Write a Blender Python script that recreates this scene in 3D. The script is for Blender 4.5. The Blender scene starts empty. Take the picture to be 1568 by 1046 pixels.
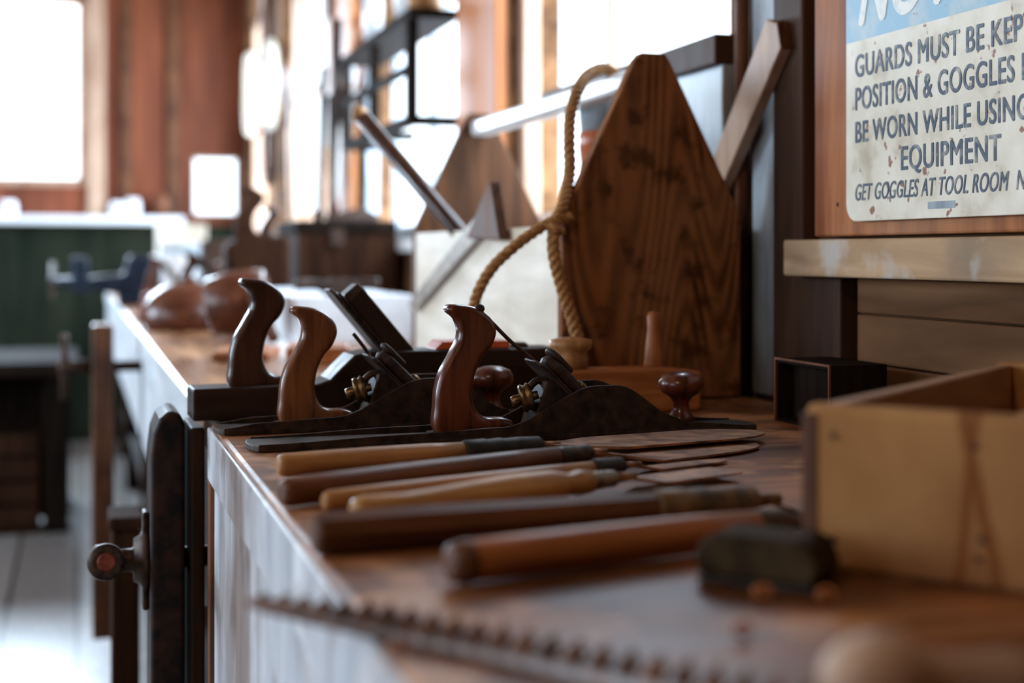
import bpy, bmesh, math, random
from mathutils import Vector, Matrix, Euler
random.seed(7)
scene = bpy.context.scene
COL = scene.collection

# ------------------------------------------------------------------ materials
def new_mat(name):
    m = bpy.data.materials.new(name); m.use_nodes = True
    nt = m.node_tree; b = nt.nodes['Principled BSDF']
    return m, nt, b

def ramp(nt, stops):
    r = nt.nodes.new('ShaderNodeValToRGB')
    e = r.color_ramp.elements
    while len(e) < len(stops): e.new(0.5)
    for i, (p, c) in enumerate(stops):
        e[i].position = p; e[i].color = (c[0], c[1], c[2], 1)
    return r

def wood(name, dark, light, axis='X', scale=1.0, rough=0.45, stretch=14, bump=0.15, stain=None, stain_amt=0.5, rings=0.0, coat=0.0, stain2=None, sscale=9, spec=0.28):
    m, nt, b = new_mat(name)
    N = nt.nodes; L = nt.links
    tc = N.new('ShaderNodeTexCoord')
    mp = N.new('ShaderNodeMapping')
    s = [60*scale]*3
    s['XYZ'.index(axis)] = 60*scale/stretch
    mp.inputs['Scale'].default_value = s
    L.new(tc.outputs['Object'], mp.inputs['Vector'])
    n1 = N.new('ShaderNodeTexNoise'); n1.inputs['Scale'].default_value = 1.0
    n1.inputs['Detail'].default_value = 6; n1.inputs['Distortion'].default_value = 0.6
    L.new(mp.outputs[0], n1.inputs['Vector'])
    fac = n1.outputs['Fac']
    if rings > 0:
        mp2 = N.new('ShaderNodeMapping')
        s2 = [9.0*scale]*3; s2['XYZ'.index(axis)] = 1.15*scale
        mp2.inputs['Scale'].default_value = s2; mp2.inputs['Location'].default_value = (1.1,0.4,2.6)
        L.new(tc.outputs['Object'], mp2.inputs['Vector'])
        n3 = N.new('ShaderNodeTexNoise'); n3.inputs['Scale'].default_value = 1.0; n3.inputs['Detail'].default_value = 0.6
        L.new(mp2.outputs[0], n3.inputs['Vector'])
        mu = N.new('ShaderNodeMath'); mu.operation='MULTIPLY'; mu.inputs[1].default_value = 150
        L.new(n3.outputs['Fac'], mu.inputs[0])
        si = N.new('ShaderNodeMath'); si.operation='SINE'; L.new(mu.outputs[0], si.inputs[0])
        ma = N.new('ShaderNodeMapRange'); ma.inputs['From Min'].default_value=-1; ma.inputs['From Max'].default_value=1
        ma.inputs['To Min'].default_value=.25; ma.inputs['To Max'].default_value=.76
        L.new(si.outputs[0], ma.inputs['Value'])
        mx = N.new('ShaderNodeMix'); mx.data_type = 'FLOAT'; mx.inputs['Factor'].default_value = rings
        L.new(n1.outputs['Fac'], mx.inputs[2]); L.new(ma.outputs[0], mx.inputs[3])
        fac = mx.outputs[0]
    mid = tuple((dark[i]+light[i])/2 for i in range(3))
    r = ramp(nt, [(0.30, dark), (0.52, mid), (0.72, light)])
    L.new(fac, r.inputs[0])
    col = r.outputs[0]
    for st, sc, amt, lo, hi in ((stain, sscale*scale, stain_amt, .45, .68), (stain2, 22*scale, .8, .56, .66)):
        if not st: continue
        n2 = N.new('ShaderNodeTexNoise'); n2.inputs['Scale'].default_value = sc; n2.inputs['Detail'].default_value = 6
        L.new(tc.outputs['Object'], n2.inputs['Vector'])
        r2 = ramp(nt, [(lo, (0,0,0)), (hi, (amt,)*3)])
        L.new(n2.outputs['Fac'], r2.inputs[0])
        mc = N.new('ShaderNodeMix'); mc.data_type = 'RGBA'
        L.new(r2.outputs[0], mc.inputs[0]); L.new(col, mc.inputs[6]); mc.inputs[7].default_value = (*st, 1)
        col = mc.outputs[2]
    L.new(col, b.inputs['Base Color'])
    rr = N.new('ShaderNodeMapRange'); rr.inputs['To Min'].default_value = max(rough-0.12, 0.05); rr.inputs['To Max'].default_value = min(rough+0.15,1)
    L.new(fac, rr.inputs['Value']); L.new(rr.outputs[0], b.inputs['Roughness'])
    bp = N.new('ShaderNodeBump'); bp.inputs['Strength'].default_value = bump; bp.inputs['Distance'].default_value = 0.002
    L.new(fac, bp.inputs['Height']); L.new(bp.outputs[0], b.inputs['Normal'])
    b.inputs['Coat Weight'].default_value = coat; b.inputs['Coat Roughness'].default_value = 0.15
    b.inputs['Specular IOR Level'].default_value = spec
    return m

def metal(name, c1, c2, rough=0.35, metallic=1.0, scale=60, spec=0.4):
    m, nt, b = new_mat(name); N = nt.nodes; L = nt.links
    tc = N.new('ShaderNodeTexCoord'); n = N.new('ShaderNodeTexNoise')
    n.inputs['Scale'].default_value = scale; n.inputs['Detail'].default_value = 6
    L.new(tc.outputs['Object'], n.inputs['Vector'])
    r = ramp(nt, [(0.35, c1), (0.65, c2)]); L.new(n.outputs['Fac'], r.inputs[0])
    L.new(r.outputs[0], b.inputs['Base Color'])
    rr = N.new('ShaderNodeMapRange'); rr.inputs['To Min'].default_value = rough-0.1; rr.inputs['To Max'].default_value = min(1,rough+0.2)
    L.new(n.outputs['Fac'], rr.inputs['Value']); L.new(rr.outputs[0], b.inputs['Roughness'])
    b.inputs['Metallic'].default_value = metallic; b.inputs['Specular IOR Level'].default_value = spec
    bp = N.new('ShaderNodeBump'); bp.inputs['Strength'].default_value = .2; bp.inputs['Distance'].default_value = 0.001
    L.new(n.outputs['Fac'], bp.inputs['Height']); L.new(bp.outputs[0], b.inputs['Normal'])
    return m

M = {}
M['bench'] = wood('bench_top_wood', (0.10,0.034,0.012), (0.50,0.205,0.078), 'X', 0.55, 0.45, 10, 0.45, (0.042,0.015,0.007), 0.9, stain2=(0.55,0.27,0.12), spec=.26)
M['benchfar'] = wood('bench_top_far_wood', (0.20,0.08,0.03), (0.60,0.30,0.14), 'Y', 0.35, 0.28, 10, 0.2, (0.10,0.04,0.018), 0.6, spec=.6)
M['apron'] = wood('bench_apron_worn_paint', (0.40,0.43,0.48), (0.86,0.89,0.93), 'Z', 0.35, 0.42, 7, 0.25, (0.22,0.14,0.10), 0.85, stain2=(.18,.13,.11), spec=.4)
M['apronfar'] = wood('bench_apron_paint', (0.66,0.72,0.78), (0.88,0.92,0.96), 'Y', 0.35, 0.35, 9, 0.2, (0.40,0.34,0.30), 0.4, spec=.5)  # blue-white glare on the far apron is put into the paint colour
M['endgrain'] = wood('bench_endgrain', (0.09,0.03,0.012), (0.34,0.13,0.05), 'Z', 0.6, 0.55)
M['darkwood'] = wood('dark_old_wood', (0.012,0.007,0.005), (0.055,0.028,0.016), 'Z', 0.6, 0.6, 8, spec=.15)
M['matteblack'] = wood('sooty_black_wood', (0.006,0.005,0.004), (0.022,0.013,0.009), 'Z', 0.6, 0.85, 8, spec=.04)  # even near-black colour, rough, hardly any specular
M['mattebrown'] = wood('sooty_brown_wood', (0.018,0.008,0.004), (0.065,0.026,0.013), 'Z', 0.6, 0.8, 8, spec=.06)  # even dark brown colour, rough and dull
M['darkwoodx'] = wood('dark_plane_beech', (0.010,0.005,0.003), (0.042,0.020,0.012), 'X', 0.8, 0.48, 8, spec=.22)
M['rosewood'] = wood('rosewood', (0.032,0.006,0.003), (0.17,0.040,0.014), 'Z', 1.6, 0.32, 9, 0.08, coat=0.4)
M['tote_brown'] = wood('walnut_tote', (0.075,0.025,0.009), (0.27,0.10,0.036), 'Z', 1.6, 0.36, 9, 0.08, coat=0.3)
M['tote_dark'] = wood('dark_tote', (0.020,0.008,0.005), (0.080,0.028,0.014), 'Z', 1.4, 0.32, 9, 0.08, coat=0.35)
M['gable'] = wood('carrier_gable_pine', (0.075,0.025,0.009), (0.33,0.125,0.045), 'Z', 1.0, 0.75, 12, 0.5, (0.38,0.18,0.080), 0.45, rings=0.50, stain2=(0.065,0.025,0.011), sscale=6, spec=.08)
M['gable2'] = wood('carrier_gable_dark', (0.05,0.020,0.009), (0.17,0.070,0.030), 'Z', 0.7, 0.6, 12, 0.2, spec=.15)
M['paleside'] = wood('whitewashed_pine', (0.60,0.54,0.43), (0.90,0.85,0.74), 'Y', 0.4, 0.5, 6, 0.2, (0.48,0.35,0.21), 0.5)  # pale pine; the carrier side's light from the left is put into it
M['palebar'] = wood('pale_bar', (0.55,0.53,0.52), (0.85,0.85,0.85), 'Y', 0.5, 0.3, 8)
M['trayend'] = wood('tray_rim', (0.20,0.080,0.030), (0.52,0.26,0.10), 'X', 0.5, 0.55, 7, 0.2)
M['ashhandle'] = wood('ash_handle', (0.30,0.125,0.042), (0.62,0.33,0.13), 'Z', 1.2, 0.42, 12, 0.1, (0.13,0.050,0.020), 0.65)
M['boxwood'] = wood('boxwood_handle', (0.36,0.17,0.055), (0.66,0.38,0.14), 'Z', 1.2, 0.42, 12, 0.1, (0.17,0.070,0.025), 0.7)
M['brownhandle'] = wood('brown_handle', (0.075,0.025,0.010), (0.24,0.088,0.036), 'Z', 1.2, 0.45, 12, 0.1, (0.032,0.012,0.006), 0.55)
M['darkhandle'] = wood('dark_brown_handle', (0.058,0.021,0.009), (0.20,0.078,0.033), 'Z', 1.0, 0.48, 12, 0.1, (0.026,0.010,0.006), 0.65)
M['orangehandle'] = wood('orange_handle', (0.22,0.068,0.020), (0.50,0.19,0.065), 'Z', 1.0, 0.42, 12, 0.1, (0.08,0.025,0.010), 0.6)
M['orangewood'] = wood('orange_beech', (0.28,0.080,0.024), (0.60,0.22,0.070), 'X', 1.0, 0.45, 10, 0.1, (0.10,0.035,0.014), 0.5)
M['wallbrown'] = wood('wall_boards_brown', (0.070,0.032,0.014), (0.25,0.125,0.058), 'Y', 0.25, 0.75, 8, 0.3, (0.035,0.016,0.008), 0.75, spec=.08)
M['wallred'] = wood('wall_boards_redbrown', (0.090,0.025,0.013), (0.24,0.072,0.032), 'Z', 0.12, 0.65, 8, 0.2, spec=.15)
M['postorange'] = wood('post_orange_wood', (0.36,0.115,0.038), (0.66,0.26,0.095), 'Z', 0.2, 0.55, 8, 0.2)
M['postdark'] = wood('post_dark', (0.026,0.011,0.006), (0.085,0.040,0.022), 'Z', 0.4, 0.6, 10, 0.2, spec=.15)
M['bluegray'] = wood('painted_blue_gray_wood', (0.22,0.27,0.31), (0.55,0.64,0.72), 'Z', 0.4, 0.35, 6, 0.2, (0.12,0.10,0.085), 0.7)
M['rail'] = wood('sill_rail', (0.30,0.17,0.085), (0.58,0.40,0.24), 'Y', 0.5, 0.6, 8, 0.2, (0.18,0.15,0.12), 0.9, stain2=(.52,.50,.46), spec=.12)
M['signboard'] = wood('sign_backboard', (0.21,0.062,0.022), (0.48,0.185,0.070), 'Z', 0.6, 0.55, 9, 0.2, (0.44,0.29,0.18), 0.35, spec=.15)
M['winframe'] = wood('window_frame_paint', (0.30,0.17,0.11), (0.55,0.39,0.28), 'Z', 0.4, 0.5, 8)
M['cast'] = metal('japanned_cast_iron', (0.008,0.006,0.005), (0.050,0.026,0.016), 0.50, 0.15, 80, .3)
M['iron'] = metal('old_iron', (0.018,0.012,0.009), (0.085,0.045,0.028), 0.48, 0.5, 90)
M['plateiron'] = metal('plane_iron_dark', (0.014,0.009,0.007), (0.060,0.030,0.020), 0.55, 0.15, 90, .3)
M['rust'] = metal('rusted_blade', (0.12,0.050,0.024), (0.42,0.21,0.110), 0.42, 0.45, 40, .4)
M['rustdark'] = metal('rusted_saw', (0.035,0.014,0.008), (0.17,0.070,0.032), 0.38, 0.3, 70)
M['steel'] = metal('worn_steel', (0.12,0.090,0.065), (0.34,0.27,0.21), 0.42, 0.7, 70)
M['brass'] = metal('aged_brass', (0.10,0.060,0.025), (0.30,0.20,0.10), 0.35, 1.0, 90)
M['blackiron'] = metal('black_vise_iron', (0.006,0.005,0.005), (0.040,0.018,0.011), 0.55, 0.05, 45, .2)
M['tape'] = metal('black_tape', (0.010,0.010,0.010), (0.035,0.028,0.024), 0.55, 0.0, 120, .3)
M['tapebrown'] = metal('dirty_tape', (0.045,0.028,0.014), (0.22,0.13,0.055), 0.45, 0.0, 45)
M['olive'] = metal('dark_olive_block', (0.022,0.014,0.007), (0.065,0.042,0.020), 0.8, 0.0, 40, 0.12)
M['redpaint'] = metal('orange_red_paint', (0.50,0.07,0.02), (0.70,0.14,0.05), 0.3, 0.0, 60)
M['darkred'] = metal('worn_red_end', (0.09,0.018,0.010), (0.30,0.06,0.025), 0.45, 0.0, 90)
M['bluemetal'] = metal('blue_vise_paint', (0.008,0.014,0.026), (0.022,0.038,0.065), 0.25, 0.3, 40)
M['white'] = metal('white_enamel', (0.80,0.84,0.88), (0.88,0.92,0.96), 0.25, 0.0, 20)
M['green'] = wood('green_wainscot', (0.010,0.015,0.010), (0.028,0.034,0.022), 'Z', 0.2, 0.8, 6, spec=.06)
M['ceil'] = wood('ceiling_boards', (0.10,0.05,0.03), (0.22,0.12,0.07), 'Y', 0.2, 0.6)
M['leather'] = wood('brown_leather', (0.060,0.016,0.007), (0.15,0.044,0.019), 'X', 0.6, 0.35, 2, 0.1, coat=0.3)
M['rope'] = wood('manila_rope', (0.24,0.10,0.032), (0.60,0.33,0.13), 'X', 4.0, 0.8, 2, 0.6)
M['glassjar'] = metal('jar_amber', (0.40,0.10,0.04), (0.65,0.2,0.08), 0.2, 0.0, 20)

def tray_mat():
    M_ = wood('tray_pine', (0.32,0.150,0.050), (0.58,0.325,0.130), 'Z', 0.25, 0.7, 3, 0.2, (0.22,0.085,0.030), 0.75, stain2=(0.25,0.11,0.04), spec=.12)
    nt = M_.node_tree; N = nt.nodes; L = nt.links; b = N['Principled BSDF']
    src = b.inputs['Base Color'].links[0].from_socket
    tc = N.new('ShaderNodeTexCoord'); sp = N.new('ShaderNodeSeparateXYZ'); L.new(tc.outputs['Object'], sp.inputs[0])
    nz = N.new('ShaderNodeTexNoise'); nz.inputs['Scale'].default_value = 25; L.new(tc.outputs['Object'], nz.inputs['Vector'])
    total = None
    for y0, tilt in ((-.098,-.10),(-.122,.20),(-.20,.05)):
        a = N.new('ShaderNodeMath'); a.operation='MULTIPLY_ADD'; L.new(sp.outputs['Z'], a.inputs[0]); a.inputs[1].default_value = -tilt; L.new(sp.outputs['Y'], a.inputs[2])
        c = N.new('ShaderNodeMath'); c.operation='MULTIPLY_ADD'; L.new(nz.outputs['Fac'], c.inputs[0]); c.inputs[1].default_value = .008; L.new(a.outputs[0], c.inputs[2])
        d = N.new('ShaderNodeMath'); d.operation='SUBTRACT'; L.new(c.outputs[0], d.inputs[0]); d.inputs[1].default_value = y0+.004
        e = N.new('ShaderNodeMath'); e.operation='ABSOLUTE'; L.new(d.outputs[0], e.inputs[0])
        f = N.new('ShaderNodeMapRange'); f.inputs['From Min'].default_value=.0018; f.inputs['From Max'].default_value=.0050
        f.inputs['To Min'].default_value=.8; f.inputs['To Max'].default_value=0; L.new(e.outputs[0], f.inputs['Value'])
        if total is None: total = f.outputs[0]
        else:
            g_ = N.new('ShaderNodeMath'); g_.operation='MAXIMUM'; L.new(total, g_.inputs[0]); L.new(f.outputs[0], g_.inputs[1]); total = g_.outputs[0]
    mc = N.new('ShaderNodeMix'); mc.data_type='RGBA'; L.new(total, mc.inputs[0]); L.new(src, mc.inputs[6]); mc.inputs[7].default_value=(.18,.050,.010,1)
    L.new(mc.outputs[2], b.inputs['Base Color'])
    return M_
M['tray'] = tray_mat()

def floor_mat():
    m, nt, b = new_mat('floor_planks'); N = nt.nodes; L = nt.links
    tc = N.new('ShaderNodeTexCoord'); mp = N.new('ShaderNodeMapping')
    mp.inputs['Rotation'].default_value = (0,0,math.radians(90))
    L.new(tc.outputs['Object'], mp.inputs[0])
    br = N.new('ShaderNodeTexBrick'); br.inputs['Scale'].default_value = 1.0
    br.inputs['Brick Width'].default_value = 3.0; br.inputs['Row Height'].default_value = 0.2
    br.inputs['Mortar Size'].default_value = 0.006
    br.inputs['Color1'].default_value = (0.27,0.24,0.22,1); br.inputs['Color2'].default_value = (0.34,0.31,0.29,1)
    br.inputs['Mortar'].default_value = (0.02,0.012,0.01,1)
    L.new(mp.outputs[0], br.inputs['Vector'])
    n = N.new('ShaderNodeTexNoise'); mp2 = N.new('ShaderNodeMapping'); mp2.inputs['Scale'].default_value = (30,2,1)
    L.new(tc.outputs['Object'], mp2.inputs[0]); L.new(mp2.outputs[0], n.inputs['Vector']); n.inputs['Detail'].default_value = 5
    r = ramp(nt, [(0.3,(0.55,0.55,0.55)),(0.7,(1.1,1.1,1.1))]); L.new(n.outputs['Fac'], r.inputs[0])
    mx = N.new('ShaderNodeMix'); mx.data_type='RGBA'; mx.blend_type='MULTIPLY'; mx.inputs[0].default_value = 1
    L.new(br.outputs['Color'], mx.inputs[6]); L.new(r.outputs[0], mx.inputs[7]); L.new(mx.outputs[2], b.inputs['Base Color'])
    b.inputs['Roughness'].default_value = 0.30
    return m
M['floor'] = floor_mat()

def sign_mat():
    m, nt, b = new_mat('sign_enamel'); N = nt.nodes; L = nt.links
    tc = N.new('ShaderNodeTexCoord'); sep = N.new('ShaderNodeSeparateXYZ')
    L.new(tc.outputs['Object'], sep.inputs[0])
    gt = N.new('ShaderNodeMath'); gt.operation='GREATER_THAN'; gt.inputs[1].default_value = 1.312
    L.new(sep.outputs['Z'], gt.inputs[0])
    n = N.new('ShaderNodeTexNoise'); n.inputs['Scale'].default_value = 22; n.inputs['Detail'].default_value = 6
    L.new(tc.outputs['Object'], n.inputs['Vector'])
    r = ramp(nt, [(0.28,(0.50,0.42,0.29)),(0.46,(0.74,0.68,0.54)),(0.72,(0.86,0.81,0.69))]); L.new(n.outputs['Fac'], r.inputs[0])
    rb = ramp(nt, [(0.38,(0.44,0.54,0.57)),(0.55,(0.26,0.47,0.60))]); L.new(n.outputs['Fac'], rb.inputs[0])
    mx = N.new('ShaderNodeMix'); mx.data_type='RGBA'; L.new(gt.outputs[0], mx.inputs[0])
    L.new(r.outputs[0], mx.inputs[6]); L.new(rb.outputs[0], mx.inputs[7])
    n2 = N.new('ShaderNodeTexNoise'); n2.inputs['Scale'].default_value = 50; n2.inputs['Detail'].default_value = 3
    L.new(tc.outputs['Object'], n2.inputs['Vector'])
    r2 = ramp(nt, [(0.665,(0,0,0)),(0.70,(1,1,1))]); L.new(n2.outputs['Fac'], r2.inputs[0])
    mx2 = N.new('ShaderNodeMix'); mx2.data_type='RGBA'; L.new(r2.outputs[0], mx2.inputs[0])
    L.new(mx.outputs[2], mx2.inputs[6]); mx2.inputs[7].default_value = (0.28,0.11,0.05,1)
    L.new(mx2.outputs[2], b.inputs['Base Color']); b.inputs['Roughness'].default_value = 0.45
    return m
M['sign'] = sign_mat()
def paint_mat(name, c, fade):
    m, nt, b = new_mat(name); N = nt.nodes; L = nt.links
    tc = N.new('ShaderNodeTexCoord'); n = N.new('ShaderNodeTexNoise'); n.inputs['Scale'].default_value = 60; n.inputs['Detail'].default_value = 6
    L.new(tc.outputs['Object'], n.inputs['Vector'])
    r = ramp(nt, [(0.50, c), (0.72, fade)]); L.new(n.outputs['Fac'], r.inputs[0]); L.new(r.outputs[0], b.inputs['Base Color'])
    b.inputs['Roughness'].default_value = 0.5
    return m
M['ink'] = paint_mat('sign_ink', (0.055,0.080,0.12), (0.40,0.40,0.37))
M['inkwhite'] = paint_mat('sign_white_ink', (0.82,0.81,0.74), (0.5,0.6,0.62))

# ------------------------------------------------------------------ geometry helpers
def group(name, loc=(0,0,0), rz=0.0, mat=None):
    e = bpy.data.objects.new(name, None); e.empty_display_size = 0.05
    COL.objects.link(e)
    if mat is not None: e.matrix_world = mat
    else:
        e.location = loc; e.rotation_euler = (0,0,rz)
    return e

def link(me, name, mat, parent, loc=(0,0,0), rot=(0,0,0), smooth=False, bevel=0, seg=2):
    ob = bpy.data.objects.new(name, me); COL.objects.link(ob)
    if mat: me.materials.append(M[mat])
    ob.location = loc; ob.rotation_euler = rot
    if parent: ob.parent = parent
    if smooth:
        for p in me.polygons: p.use_smooth = True
    if bevel > 0:
        bv = ob.modifiers.new('bevel','BEVEL'); bv.width = bevel; bv.segments = seg; bv.limit_method='ANGLE'; bv.angle_limit = math.radians(35)
    return ob

def box(name, lo, hi, mat, parent=None, rot=None, bevel=0.002, pivot=None):
    c = Vector([(lo[i]+hi[i])/2 for i in range(3)]); h = [(hi[i]-lo[i])/2 for i in range(3)]
    vs = []
    for x in (-1,1):
        for y in (-1,1):
            for z in (-1,1):
                v = Vector((x*h[0], y*h[1], z*h[2]))
                vs.append(v + c if rot is None else v)
    f = [(0,1,3,2),(4,6,7,5),(0,4,5,1),(2,3,7,6),(0,2,6,4),(1,5,7,3)]
    me = bpy.data.meshes.new(name); me.from_pydata([tuple(v) for v in vs], [], f); me.update()
    return link(me, name, mat, parent, (0,0,0) if rot is None else tuple(c), rot or (0,0,0), bevel=bevel)

def multibox(name, boxes, mat, parent=None, bevel=0.0):
    vs=[]; fs=[]
    for lo,hi in boxes:
        b=len(vs)
        for x in (lo[0],hi[0]):
            for y in (lo[1],hi[1]):
                for z in (lo[2],hi[2]): vs.append((x,y,z))
        fs += [tuple(b+i for i in q) for q in [(0,1,3,2),(4,6,7,5),(0,4,5,1),(2,3,7,6),(0,2,6,4),(1,5,7,3)]]
    me = bpy.data.meshes.new(name); me.from_pydata(vs,[],fs); me.update()
    return link(me, name, mat, parent, bevel=bevel)

def prism(name, pts, t, mat, parent=None, plane='XZ', off=0.0, bevel=0.001, loc=(0,0,0), rot=(0,0,0), seg=2):
    n=len(pts); vs=[]
    for s in (-t/2, t/2):
        for a,b in pts:
            if plane=='XZ': vs.append((a, off+s, b))
            elif plane=='XY': vs.append((a, b, off+s))
            else: vs.append((off+s, a, b))
    fs=[tuple(range(n)), tuple(range(2*n-1,n-1,-1))]
    for i in range(n):
        j=(i+1)%n; fs.append((i,i+n,j+n,j))
    me=bpy.data.meshes.new(name); me.from_pydata(vs,[],fs); me.update()
    bm=bmesh.new(); bm.from_mesh(me); bmesh.ops.recalc_face_normals(bm, faces=bm.faces); bm.to_mesh(me); bm.free()
    return link(me,name,mat,parent,loc,rot,bevel=bevel,seg=seg)

def lathe(name, prof, mat, parent=None, loc=(0,0,0), rot=(0,0,0), seg=28, smooth=True):
    vs=[]; fs=[]
    for z,r in prof:
        for k in range(seg):
            a=2*math.pi*k/seg; vs.append((r*math.cos(a), r*math.sin(a), z))
    for i in range(len(prof)-1):
        for k in range(seg):
            k2=(k+1)%seg
            fs.append((i*seg+k, i*seg+k2, (i+1)*seg+k2, (i+1)*seg+k))
    fs.append(tuple(range(seg-1,-1,-1))); fs.append(tuple((len(prof)-1)*seg+k for k in range(seg)))
    me=bpy.data.meshes.new(name); me.from_pydata(vs,[],fs); me.update()
    ob=link(me,name,mat,parent,loc,rot,smooth=smooth)
    if smooth:
        me.polygons[len(fs)-1].use_smooth=False; me.polygons[len(fs)-2].use_smooth=False
    return ob

def catmull(P, n=10):
    P=[Vector(p) for p in P]; out=[]
    Q=[2*P[0]-P[1]]+P+[2*P[-1]-P[-2]]
    for i in range(1,len(Q)-2):
        for k in range(n):
            t=k/n
            out.append(0.5*((2*Q[i])+(-Q[i-1]+Q[i+1])*t+(2*Q[i-1]-5*Q[i]+4*Q[i+1]-Q[i+2])*t*t+(-Q[i-1]+3*Q[i]-3*Q[i+1]+Q[i+2])*t**3))
    out.append(P[-1]); return out

def tube(name, pts, r, mat, parent=None, radii=None, seg=10):
    pts=[Vector(p) for p in pts]; vs=[]; fs=[]
    up=Vector((0.13,0.21,0.97))
    T0=(pts[1]-pts[0]).normalized(); nrm=(up-T0*up.dot(T0)).normalized()
    for i,p in enumerate(pts):
        T=(pts[min(i+1,len(pts)-1)]-pts[max(i-1,0)]).normalized()
        nrm=(nrm-T*nrm.dot(T)).normalized(); bn=T.cross(nrm)
        rr=r if radii is None else radii[i]
        for k in range(seg):
            a=2*math.pi*k/seg; vs.append(tuple(p+nrm*math.cos(a)*rr+bn*math.sin(a)*rr))
    for i in range(len(pts)-1):
        for k in range(seg):
            k2=(k+1)%seg; fs.append((i*seg+k,i*seg+k2,(i+1)*seg+k2,(i+1)*seg+k))
    fs.append(tuple(range(seg-1,-1,-1))); fs.append(tuple((len(pts)-1)*seg+k for k in range(seg)))
    me=bpy.data.meshes.new(name); me.from_pydata(vs,[],fs); me.update()
    return link(me,name,mat,parent,smooth=True)

def rope(name, ctrl, r, parent=None, pitch=0.034):
    base=catmull(ctrl,24)
    L=[0]
    for i in range(1,len(base)): L.append(L[-1]+(base[i]-base[i-1]).length)
    n=int(L[-1]/0.0035); pts=[]; j=0
    for i in range(n+1):
        d=L[-1]*i/n
        while j<len(L)-2 and L[j+1]<d: j+=1
        t=(d-L[j])/max(L[j+1]-L[j],1e-9); pts.append(base[j].lerp(base[j+1],min(t,1)))
    T=(pts[1]-pts[0]).normalized(); nrm=T.orthogonal().normalized(); fr=[]
    for i,p in enumerate(pts):
        T=(pts[min(i+1,n)]-pts[max(i-1,0)]).normalized(); nrm=(nrm-T*nrm.dot(T)).normalized(); fr.append((nrm.copy(),T.cross(nrm)))
    for k in range(3):
        q=[]
        for i,p in enumerate(pts):
            a=2*math.pi*(L[-1]*i/n/pitch+k/3); q.append(p+fr[i][0]*math.cos(a)*r*0.5+fr[i][1]*math.sin(a)*r*0.5)
        tube(name+'_strand_%d'%(k+1), q, r*0.54, 'rope', parent, seg=8)

def curve_plate(name, pts, half, mat, parent, loc=(0,0,0), bev=0.007):
    cu=bpy.data.curves.new(name,'CURVE'); cu.dimensions='2D'; cu.fill_mode='BOTH'
    cu.extrude=half-bev; cu.bevel_depth=bev; cu.bevel_resolution=4; cu.offset=-bev
    sp=cu.splines.new('BEZIER'); sp.bezier_points.add(len(pts)-1); sp.use_cyclic_u=True; sp.resolution_u=6
    for bp_,p in zip(sp.bezier_points,pts):
        bp_.co=(p[0],p[1],0); bp_.handle_left_type='AUTO'; bp_.handle_right_type='AUTO'
    ob=bpy.data.objects.new(name+'_c',cu); COL.objects.link(ob)
    dg=bpy.context.evaluated_depsgraph_get()
    me=bpy.data.meshes.new_from_object(ob.evaluated_get(dg)); bpy.data.objects.remove(ob)
    me.transform(Matrix.Rotation(math.radians(90),4,'X'))
    me.materials.clear()
    o=link(me,name,mat,parent,loc,smooth=True)
    for p in me.polygons:
        p.use_smooth = abs(p.normal.y)<0.98
    return o

TOTE=[(.014,.134),(.031,.137),(.055,.129),(.0685,.112),(.065,.094),(.052,.077),(.0435,.054),(.0435,.032),(.053,.018),(.080,.014),(.089,.008),(.086,.001),(.045,.0),(.004,.001),(.001,.030),(.006,.061),(.019,.086),(.0275,.105),(.024,.121)]

def smoothprof(keys, n=60):
    out=[]
    for i in range(n+1):
        x=keys[0][0]+(keys[-1][0]-keys[0][0])*i/n
        for a,b in zip(keys,keys[1:]):
            if a[0]<=x<=b[0]+1e-9:
                t=(x-a[0])/(b[0]-a[0]); t=t*t*(3-2*t); out.append((x,a[1]+(b[1]-a[1])*t)); break
    return out

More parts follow.
